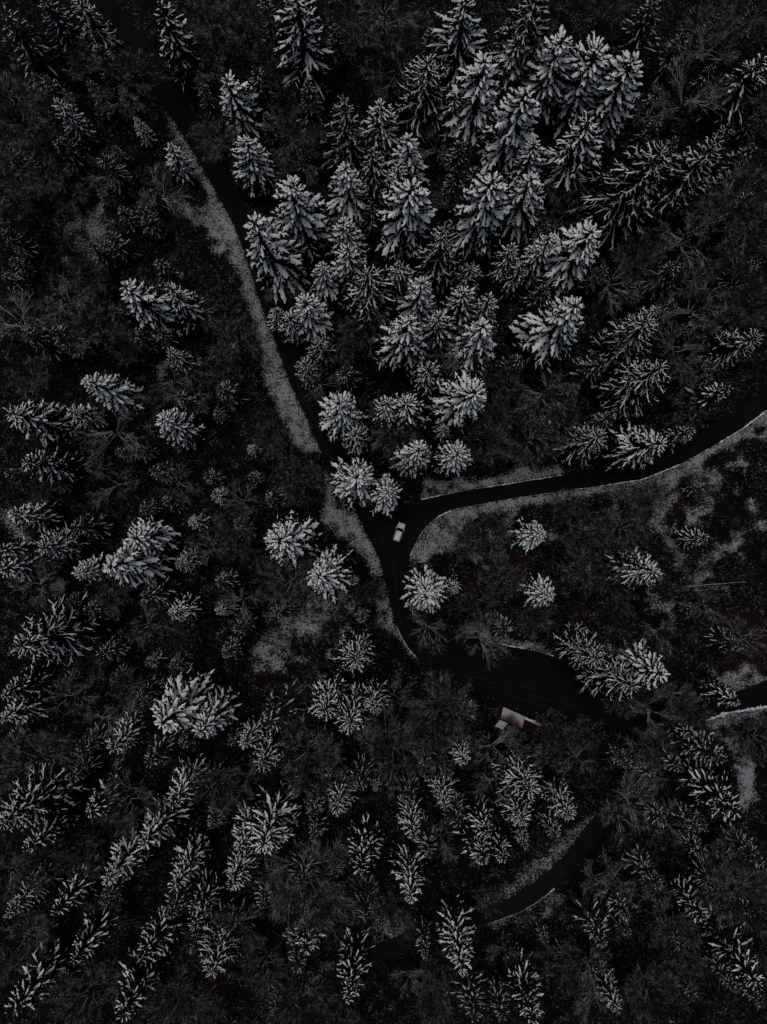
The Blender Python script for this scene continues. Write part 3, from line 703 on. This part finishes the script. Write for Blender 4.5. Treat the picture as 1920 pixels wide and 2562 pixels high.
# ------------------------------------------------------------------ undergrowth (uncountable)
def undergrowth():
    rng = np.random.default_rng(31)
    n = 24000
    XY = np.stack([rng.uniform(-112, 112, n), rng.uniform(-148, 148, n)], 1)
    dens = np.clip(0.45 + 2.2 * fbm(XY, 12.0, 71), 0, 1)
    keep = (road_dist(XY) > 1.6) & (rng.random(n) < 0.08 + 0.92 * dens)
    for P in SNOW_POLYS: keep &= (poly_sd(XY, atl(P)) > 0.2) | (rng.random(n) < 0.30)
    XY = XY[keep]; Z = terrain(XY)
    P0, P1, R0, R1 = [], [], [], []
    for (x, y), z in zip(XY, Z):
        s = rng.uniform(0.5, 1.7) * (1.5 if rng.random() < 0.2 else 1); k = rng.integers(7, 13)
        a = rng.uniform(0, 6.28, k); el = rng.uniform(0.3, 1.3, k); L = s * rng.uniform(0.6, 1.3, k)
        b0 = np.stack([x + rng.normal(0, 0.2, k), y + rng.normal(0, 0.2, k), np.full(k, z - 0.05)], 1)
        d = np.stack([np.cos(a) * np.cos(el), np.sin(a) * np.cos(el), np.sin(el)], 1)
        m_ = b0 + d * (L * 0.55)[:, None]
        P0.append(b0); P1.append(m_); R0.append(np.full(k, 0.035)); R1.append(np.full(k, 0.03))
        for q in (-1, 1):
            a2 = a + q * rng.uniform(0.3, 0.7, k); d2 = np.stack([np.cos(a2) * np.cos(el * 0.8), np.sin(a2) * np.cos(el * 0.8), np.sin(el * 0.8)], 1)
            P0.append(m_); P1.append(m_ + d2 * (L * 0.6)[:, None]); R0.append(np.full(k, 0.032)); R1.append(np.full(k, 0.02))
    V, T = ribbons(np.concatenate(P0), np.concatenate(P1), np.concatenate(R0), np.concatenate(R1), rng)
    tag(obj('undergrowth', mesh_from('undergrowth', V, T, M['frost_light'])), 'low frosted brush covering the forest floor', kind='stuff')
undergrowth()

def tussocks():
    """dark grass tufts that poke through the snow of the verges"""
    rng = np.random.default_rng(77)
    P0, P1, R0, R1 = [], [], [], []
    for P in SNOW_POLYS:
        Q = atl(P); lo, hi = Q.min(0), Q.max(0); n = int((hi - lo).prod() * 1.3)
        XY = rng.uniform(lo, hi, (n, 2)); XY = XY[(poly_sd(XY, Q) < -0.1) & (road_dist(XY) > 0.7)]
        Z = terrain(XY)
        for (x, y), z in zip(XY, Z):
            k = rng.integers(4, 9); s = rng.uniform(0.12, 0.4)
            a = rng.uniform(0, 6.28, k); el = rng.uniform(0.2, 1.2, k)
            b0 = np.tile((x, y, z - 0.02), (k, 1)); d = np.stack([np.cos(a) * np.cos(el), np.sin(a) * np.cos(el), np.sin(el)], 1)
            P0.append(b0); P1.append(b0 + d * s * rng.uniform(0.6, 1.3, (k, 1))); R0.append(np.full(k, 0.05)); R1.append(np.full(k, 0.025))
    V, T = prisms(np.concatenate(P0), np.concatenate(P1), np.concatenate(R0), np.concatenate(R1))
    tag(obj('grass_tufts', mesh_from('grass_tufts', V, T, M['bark'])), 'dark grass tufts poking through the snowy verges', kind='stuff')
tussocks()

# ------------------------------------------------------------------ white car on the fork
def flat(name, col, rough=0.4, spec=0.3, metal=0.0, coat=0.0):
    m, n, b = new_mat(name)
    t = noise(n, 6.0, 3); r = ramp(n, [(0.3, tuple(c * 0.88 for c in col)), (0.7, col)])
    n.links.new(t.outputs['Fac'], r.inputs[0]); n.links.new(r.outputs[0], b.inputs['Base Color'])
    b.inputs['Roughness'].default_value = rough; b.inputs['Specular IOR Level'].default_value = spec
    b.inputs['Metallic'].default_value = metal; b.inputs['Coat Weight'].default_value = coat
    return m
M['paint'] = flat('paint', (0.56, 0.60, 0.62), 0.4, 0.3, coat=0.1)
M['glass_dark'] = flat('glass_dark', (0.006, 0.007, 0.009), 0.12, 0.3)
M['rubber'] = flat('rubber', (0.012, 0.012, 0.012), 0.8)
M['rim'] = flat('rim', (0.25, 0.25, 0.26), 0.35, 0.5, 0.7)
M['lamp_clear'] = flat('lamp_clear', (0.4, 0.42, 0.44), 0.15, 0.5)
M['lamp_red'] = flat('lamp_red', (0.20, 0.01, 0.01), 0.2, 0.5)
M['plastic'] = flat('plastic', (0.02, 0.02, 0.022), 0.6)
M['plate'] = flat('plate', (0.6, 0.6, 0.58), 0.5)

def build_car():
    p = at(999, 1331, 0.0); q = at(1008, 1305, 0.0)
    root = bpy.data.objects.new('parked_car', None); C.objects.link(root)
    root.location = (p[0], p[1], 0.022); root.rotation_euler = (0, 0, math.atan2(q[1] - p[1], q[0] - p[0]))
    tag(root, 'white hatchback car on the dark asphalt of the road fork', 'car')
    # body: rows along x (rear -> front), cross section half loop
    def section(x, w, z0, z1, shoulder):
        return np.array([(x, -w * 0.93, z0), (x, -w, z0 + 0.16), (x, -w, z0 + (z1 - z0) * 0.62), (x, -w * shoulder, z1), (x, -w * 0.35, z1 + 0.02), (x, w * 0.35, z1 + 0.02), (x, w * shoulder, z1), (x, w, z0 + (z1 - z0) * 0.62), (x, w, z0 + 0.16), (x, w * 0.93, z0)])
    rows = [(-2.16, 0.66, 0.42, 0.78, 0.95), (-2.10, 0.82, 0.28, 0.92, 0.95), (-1.6, 0.90, 0.20, 0.97, 0.95), (-0.6, 0.91, 0.20, 0.95, 0.95), (0.4, 0.91, 0.20, 0.95, 0.94), (0.95, 0.91, 0.20, 0.95, 0.91), (1.5, 0.90, 0.20, 0.90, 0.86), (1.95, 0.84, 0.24, 0.80, 0.82), (2.13, 0.68, 0.30, 0.66, 0.86), (2.18, 0.50, 0.40, 0.58, 0.9)]
    mb = MB(); mb.grid(np.array([section(*r) for r in rows]), closed=True, cap=True)
    body = obj('body', mb.build('body', M['paint'], True), root)
    # glasshouse, dark, tapering to the roof
    def ring(z, xr, xf, w, wf):
        return np.array([(xr, -w * 0.9, z), (xr + 0.25, -w, z), (xf - 0.45, -w, z), (xf - 0.06, -wf, z), (xf, 0, z), (xf - 0.06, wf, z), (xf - 0.45, w, z), (xr + 0.25, w, z), (xr, w * 0.9, z)])
    mb = MB(); mb.grid(np.array([ring(0.93, -2.02, 1.02, 0.85, 0.70), ring(1.20, -1.98, 0.60, 0.76, 0.66), ring(1.44, -1.92, 0.22, 0.67, 0.58)]), closed=True, cap=True)
    obj('windows', mb.build('windows', M['glass_dark'], False), root)
    # roof panel
    mb = MB(); mb.grid(np.array([ring(1.435, -1.99, 0.26, 0.70, 0.60), ring(1.485, -2.00, 0.22, 0.685, 0.58), ring(1.515, -1.90, 0.10, 0.58, 0.50)]), closed=True, cap=True)
    roof = obj('roof', mb.build('roof', M['paint'], True), root)
    for s in (-1, 1):
        mb = MB(); mb.box((-0.85, s * 0.60, 1.525), (1.6, 0.04, 0.035)); obj('roof_rail', mb.build('roof_rail', M['plastic']), roof)
        mb = MB(); mb.grid(np.array([[(x, s * (0.72 + 0.02) , z) for x, z in ((dx - 0.05, 0.94), (dx + 0.05, 0.94), (dx + 0.03 , 1.43), (dx - 0.05, 1.43))] for dx in (-0.75,)] + [[(x, s * 0.68, z) for x, z in ((dx - 0.05, 0.94), (dx + 0.05, 0.94), (dx + 0.03, 1.43), (dx - 0.05, 1.43))] for dx in (-0.75,)]), closed=True, cap=True)
        obj('door_pillar', mb.build('door_pillar', M['plastic']), root)
        mb = MB(); mb.box((0.72, s * 0.97, 1.0), (0.14, 0.2, 0.13)); obj('mirror', mb.build('mirror', M['paint']), root)
        mb = MB(); mb.box((2.05, s * 0.62, 0.66), (0.2, 0.30, 0.13)); obj('headlight', mb.build('headlight', M['lamp_clear']), root)
        mb = MB(); mb.box((-2.10, s * 0.70, 0.86), (0.1, 0.18, 0.26)); obj('tail_light', mb.build('tail_light', M['lamp_red']), root)
        for x in (-1.32, 1.34):
            k = 18; an = np.arange(k) * 2 * math.pi / k
            prof = [(0.20, 0.93), (0.30, 0.93), (0.32, 0.90), (0.32, 0.74), (0.29, 0.71), (0.12, 0.71)]
            G = np.array([[(x + r_ * math.cos(t), s * yy, 0.32 + r_ * math.sin(t)) for t in an] for r_, yy in prof])
            mb = MB(); mb.grid(G, closed=True, cap=True); wheel = obj('wheel', mb.build('wheel', M['rubber'], True), root)
            G = np.array([[(x + r_ * math.cos(t), s * yy, 0.32 + r_ * math.sin(t)) for t in an] for r_, yy in [(0.05, 0.915), (0.12, 0.925), (0.2, 0.938), (0.21, 0.92)]])
            mb = MB(); mb.grid(G, closed=True, cap=True); obj('rim', mb.build('rim', M['rim'], True), wheel)
    mb = MB(); mb.box((2.16, 0, 0.36), (0.1, 1.1, 0.14)); obj('front_bumper', mb.build('front_bumper', M['plastic']), root)
    mb = MB(); mb.box((-2.14, 0, 0.38), (0.1, 1.3, 0.16)); obj('rear_bumper', mb.build('rear_bumper', M['plastic']), root)
    mb = MB(); mb.box((-2.17, 0, 0.70), (0.03, 0.5, 0.11)); obj('number_plate', mb.build('number_plate', M['plate']), root)
    for s in (-0.3, 0.3):
        mb = MB(); mb.box((1.02, s, 0.985), (0.03, 0.5, 0.02), 0.12 * (1 if s > 0 else -1)); obj('wiper', mb.build('wiper', M['plastic']), root)
build_car()

# ------------------------------------------------------------------ hut below the car park
def roof_mat():
    m, n, b = new_mat('rusty_roof')
    t = noise(n, 1.6, 5, 0.7); r = ramp(n, [(0.3, (0.006, 0.0032, 0.0032)), (0.7, (0.015, 0.0065, 0.006))])
    n.links.new(t.outputs['Fac'], r.inputs[0]); n.links.new(r.outputs[0], b.inputs['Base Color']); b.inputs['Roughness'].default_value = 0.7
    return m
M['rusty_roof'] = roof_mat()
def slid_snow_mat():
    """thin snow that thins out down to rusty sheet towards the ridge"""
    m, n, b = new_mat('slid_snow')
    tc = N(n, 'ShaderNodeTexCoord'); sp = N(n, 'ShaderNodeSeparateXYZ'); n.links.new(tc.outputs['Generated'], sp.inputs[0])
    t = noise(n, 1.3, 5, 0.7)
    e = math_node(n, 'ABSOLUTE', math_node(n, 'SUBTRACT', sp.outputs['X'], 0.48))
    f = math_node(n, 'ADD', math_node(n, 'ADD', math_node(n, 'MULTIPLY', sp.outputs['Y'], 0.95), math_node(n, 'MULTIPLY', e, 1.0)), math_node(n, 'MULTIPLY', math_node(n, 'SUBTRACT', t.outputs['Fac'], 0.5), 1.1))
    r = ramp(n, [(0.34, (0.055, 0.022, 0.020)), (0.62, (0.17, 0.13, 0.135)), (0.88, (0.33, 0.33, 0.35))])
    n.links.new(f, r.inputs[0]); n.links.new(r.outputs[0], b.inputs['Base Color']); b.inputs['Roughness'].default_value = 0.6
    return m
M['slid_snow'] = slid_snow_mat()
M['planks'] = mat_noise('planks', (0.020, 0.014, 0.010), (0.05, 0.036, 0.026), 3.0, 0.85)
M['pane'] = flat('pane', (0.01, 0.012, 0.014), 0.15, 0.4)

def build_hut():
    ze, zr, zr2 = 2.5, 4.6, 3.7
    A = at(1259.7, 1767.8, ze)[:2]; B = at(1313.5, 1792.7, ze)[:2]; Cc = at(1356, 1811.6, ze)[:2]; E = at(1237.8, 1816.9, ze)[:2]
    ux = (Cc - A) / np.linalg.norm(Cc - A)                     # along the eave
    rz = math.atan2(ux[1], ux[0]); uy = np.array((-ux[1], ux[0]))   # points up the picture
    L1 = float((B - A) @ ux); L2 = float((Cc - A) @ ux); Wd = abs(float((E - A) @ uy))
    root = bpy.data.objects.new('roadside_hut', None); C.objects.link(root)
    root.location = (A[0], A[1], 0); root.rotation_euler = (0, 0, rz)
    tag(root, 'small wooden hut with rusty snow-patched gable roof below the car park', 'hut')
    # local frame: x along eave, y towards the car park; roof spans y 0 .. -Wd
    o_ = 0.35
    def wallbox(name, x0, x1, zr_, parent, W=Wd):
        y0, y1 = -W + o_, -o_; ym = -W / 2
        zt = ze + (zr_ - ze) * (o_ / (W / 2)) - 0.09
        P = [(x0, y0, -0.3), (x0, y1, -0.3), (x0, y1, zt), (x0, ym, zr_ - 0.12), (x0, y0, zt)]
        V = np.array(P + [(x1, y, z) for _, y, z in P])
        T = [(0, 2, 1), (0, 4, 2), (4, 3, 2), (5, 6, 7), (5, 7, 9), (9, 7, 8)]
        for i in range(5):
            j = (i + 1) % 5; T += [(i, j, 5 + j), (i, 5 + j, 5 + i)]
        mb = MB(); mb.add(V, T); return obj(name, mb.build(name, M['planks']), parent)
    wall = wallbox('wall', o_, L1 - 0.05, zr, root)
    wall2 = wallbox('annex_wall', L1 - 0.03, L2 - o_, zr2, root)
    def slope(name, x0, x1, ya, za, yb, zb, th, mat, parent, nx=14, wob=0.0):
        xs = np.linspace(x0, x1, nx); G = []
        for x in xs:
            w = RNG.normal(0, wob)
            G.append([(x, ya + w, za), (x, ya + w * 0.6, za + th), (x, (ya + yb) / 2, (za + zb) / 2 + th * 1.05), (x, yb, zb + th), (x, yb, zb), (x, (ya + yb) / 2, (za + zb) / 2)])
        mb = MB(); mb.grid(np.array(G), closed=True, cap=True); return obj(name, mb.build(name, mat), parent)
    r1 = slope('roof_slope', 0, L1, 0, ze, -Wd / 2 - 0.02, zr + 0.01, 0.06, M['rusty_roof'], root)
    r2 = slope('roof_slope', 0, L1, -Wd, ze, -Wd / 2 - 0.03, zr - 0.02, 0.06, M['rusty_roof'], root)
    slope('snow_sheet', 0.03, L1 - 0.05, -0.03, ze + 0.10, -Wd / 2 + 0.12, zr - 0.02, 0.05, M['slid_snow'], r1, 18, 0.02)
    slope('snow_sheet', 0.05, L1 * 0.36, -Wd + 0.03, ze + 0.10, -Wd / 2 - 0.25, zr - 0.15, 0.04, M['snow_thin'], r2, 10, 0.05)
    mb = MB(); mb.box((L1 / 2, -Wd / 2, zr + 0.085), (L1 + 0.04, 0.22, 0.05)); obj('ridge_cap', mb.build('ridge_cap', M['rusty_roof']), root)
    r3 = slope('roof_slope', L1 + 0.02, L2, 0, ze - 0.05, -Wd / 2 - 0.02, zr2, 0.05, M['rusty_roof'], root)
    slope('roof_slope', L1 + 0.02, L2, -Wd, ze - 0.05, -Wd / 2 - 0.03, zr2 - 0.02, 0.05, M['rusty_roof'], root)
    slope('snow_strip', L1 + 0.08, L2 - 0.05, -0.02, ze + 0.04, -0.52, ze + 0.04 + 0.52 * (zr2 - ze + 0.05) / (Wd / 2), 0.06, M['snow_thin'], r3, 22, 0.10)
    # door and windows on the side towards the car park
    def panel(name, x, z, w, h, mat, parent, y=-o_ + 0.03, d=0.06):
        mb = MB(); mb.box((x, y, z), (w, d, h)); return obj(name, mb.build(name, mat), parent)
    dr = panel('door', 1.2, 0.98, 0.9, 1.96, M['planks'], root); panel('door_handle', 1.52, 1.0, 0.05, 0.12, M['rim'], dr, -o_ + 0.09)
    for x in (2.7, 4.2):
        wn = panel('window', x, 1.45, 0.9, 0.8, M['planks'], root); panel('pane', x, 1.45, 0.76, 0.66, M['pane'], wn, -o_ + 0.05)
    panel('gate_panel', (L1 + L2) / 2, 1.05, 2.4, 2.1, M['planks'], root)
build_hut()

# ------------------------------------------------------------------ guard rails
M['steel'] = flat('steel', (0.22, 0.22, 0.23), 0.5, 0.5, 0.6)
def guardrail(pts, label):
    P = atl(pts); S = []
    for a, b_ in zip(P[:-1], P[1:]):
        k = max(1, int(np.linalg.norm(b_ - a) / 1.0)); S += [a + (b_ - a) * i / k for i in range(k)]
    S = np.array(S + [P[-1]])
    root = bpy.data.objects.new('guardrail', None); C.objects.link(root); root.location = (S[0][0], S[0][1], 0)
    tag(root, label, 'guardrail')
    Q = S - S[0]; d = np.gradient(Q, axis=0); d /= np.linalg.norm(d, axis=1, keepdims=True); nr = np.stack([-d[:, 1], d[:, 0]], 1)
    prof = [(0.0, 0.45), (0.05, 0.50), (0.0, 0.58), (0.05, 0.66), (0.0, 0.72), (-0.03, 0.72), (-0.03, 0.45)]
    G = np.array([[(q[0] + n_[0] * a, q[1] + n_[1] * a, z) for a, z in prof] for q, n_ in zip(Q, nr)])
    mb = MB(); mb.grid(G, closed=True, cap=True); rail = obj('rail', mb.build('rail', M['steel']), root)
    prof = [(-0.07, 0.725), (-0.05, 0.80), (0.01, 0.83), (0.07, 0.80), (0.09, 0.725)]
    G = np.array([[(q[0] + n_[0] * a, q[1] + n_[1] * a, z + RNG.normal(0, 0.012) * (z > 0.73)) for a, z in prof] for q, n_ in zip(Q, nr)])
    mb = MB(); mb.grid(G, closed=True, cap=True); obj('snow_cap', mb.build('snow_cap', M['snow_thin'], True), rail)
    for q, n_ in zip(Q[::2], nr[::2]):
        mb = MB(); mb.box((q[0] - n_[0] * 0.1, q[1] - n_[1] * 0.1, 0.30), (0.1, 0.1, 0.76)); obj('post', mb.build('post', M['steel']), root)
guardrail([(992, 1566), (1004, 1592), (1022, 1622), (1043, 1645)], 'snow-capped guardrail on left side of the road bend before the car park')
guardrail([(1029, 1492), (1031, 1515), (1033, 1538)], 'short guardrail on right side of the road under the round spruce')
guardrail([(848, 1236), (870, 1258), (890, 1277)], 'short guardrail on the verge left of the fork, above the car')

# ------------------------------------------------------------------ fallen trunks in the clearing at the right
def fallen(a, b_, r, label):
    A, B = at(*a, 0.3), at(*b_, 0.3)
    A[2] = float(terrain(A[None, :2])[0]) + 0.25; B[2] = float(terrain(B[None, :2])[0]) + 0.35
    root = bpy.data.objects.new('fallen_log', None); C.objects.link(root); root.location = A
    tag(root, label, 'log')
    k = 9; t = np.linspace(0, 1, k)[:, None]; P = (B - A) * t; P[:, 2] += 0.15 * np.sin(t[:, 0] * 7); P[:, :2] += RNG.normal(0, 0.05, (k, 2))
    rs = np.linspace(r, r * 0.35, k)
    V, T = prisms(P[:-1], P[1:], rs[:-1], rs[1:], 7)
    obj('trunk', mesh_from('trunk', V, T, M['bark'], True), root)
    dd = (B - A) / np.linalg.norm(B - A); sd = np.array((-dd[1], dd[0], 0))
    sv, st = [], []
    strip_mesh(sv, st, 0, P + np.array((0, 0, 1)) * rs[:, None] * 0.75, rs * 0.9, 0.0, np.tile(sd, (k, 1)), RNG, 0.5, 0.3, 5, 0.15)
    obj('snow_cap', mesh_from('snow_cap', sv[0], st[0], M['snow_thin'], True), root)
    br = [(P[i], P[i] + sd * s * RNG.uniform(0.8, 1.8) + dd * RNG.uniform(0.5, 1.2) + np.array((0, 0, RNG.uniform(0.2, 0.7))), 0.05, 0.02) for i, s in ((4, 1), (5, -1), (6, 1), (7, -1), (7, 1))]
    V, T = prisms(*[np.array(x) for x in zip(*br)]); obj('branches', mesh_from('branches', V, T, M['frost_heavy']), root)
fallen((1726, 1468), (1870, 1455), 0.07, 'long thin snow-lined fallen trunk in the clearing at the right edge')
fallen((1740, 1479), (1800, 1475), 0.07, 'short fallen trunk just below the long fallen trunk')
fallen((1810, 1597), (1850, 1606), 0.09, 'short fallen trunk below the brown clearing at the right edge')
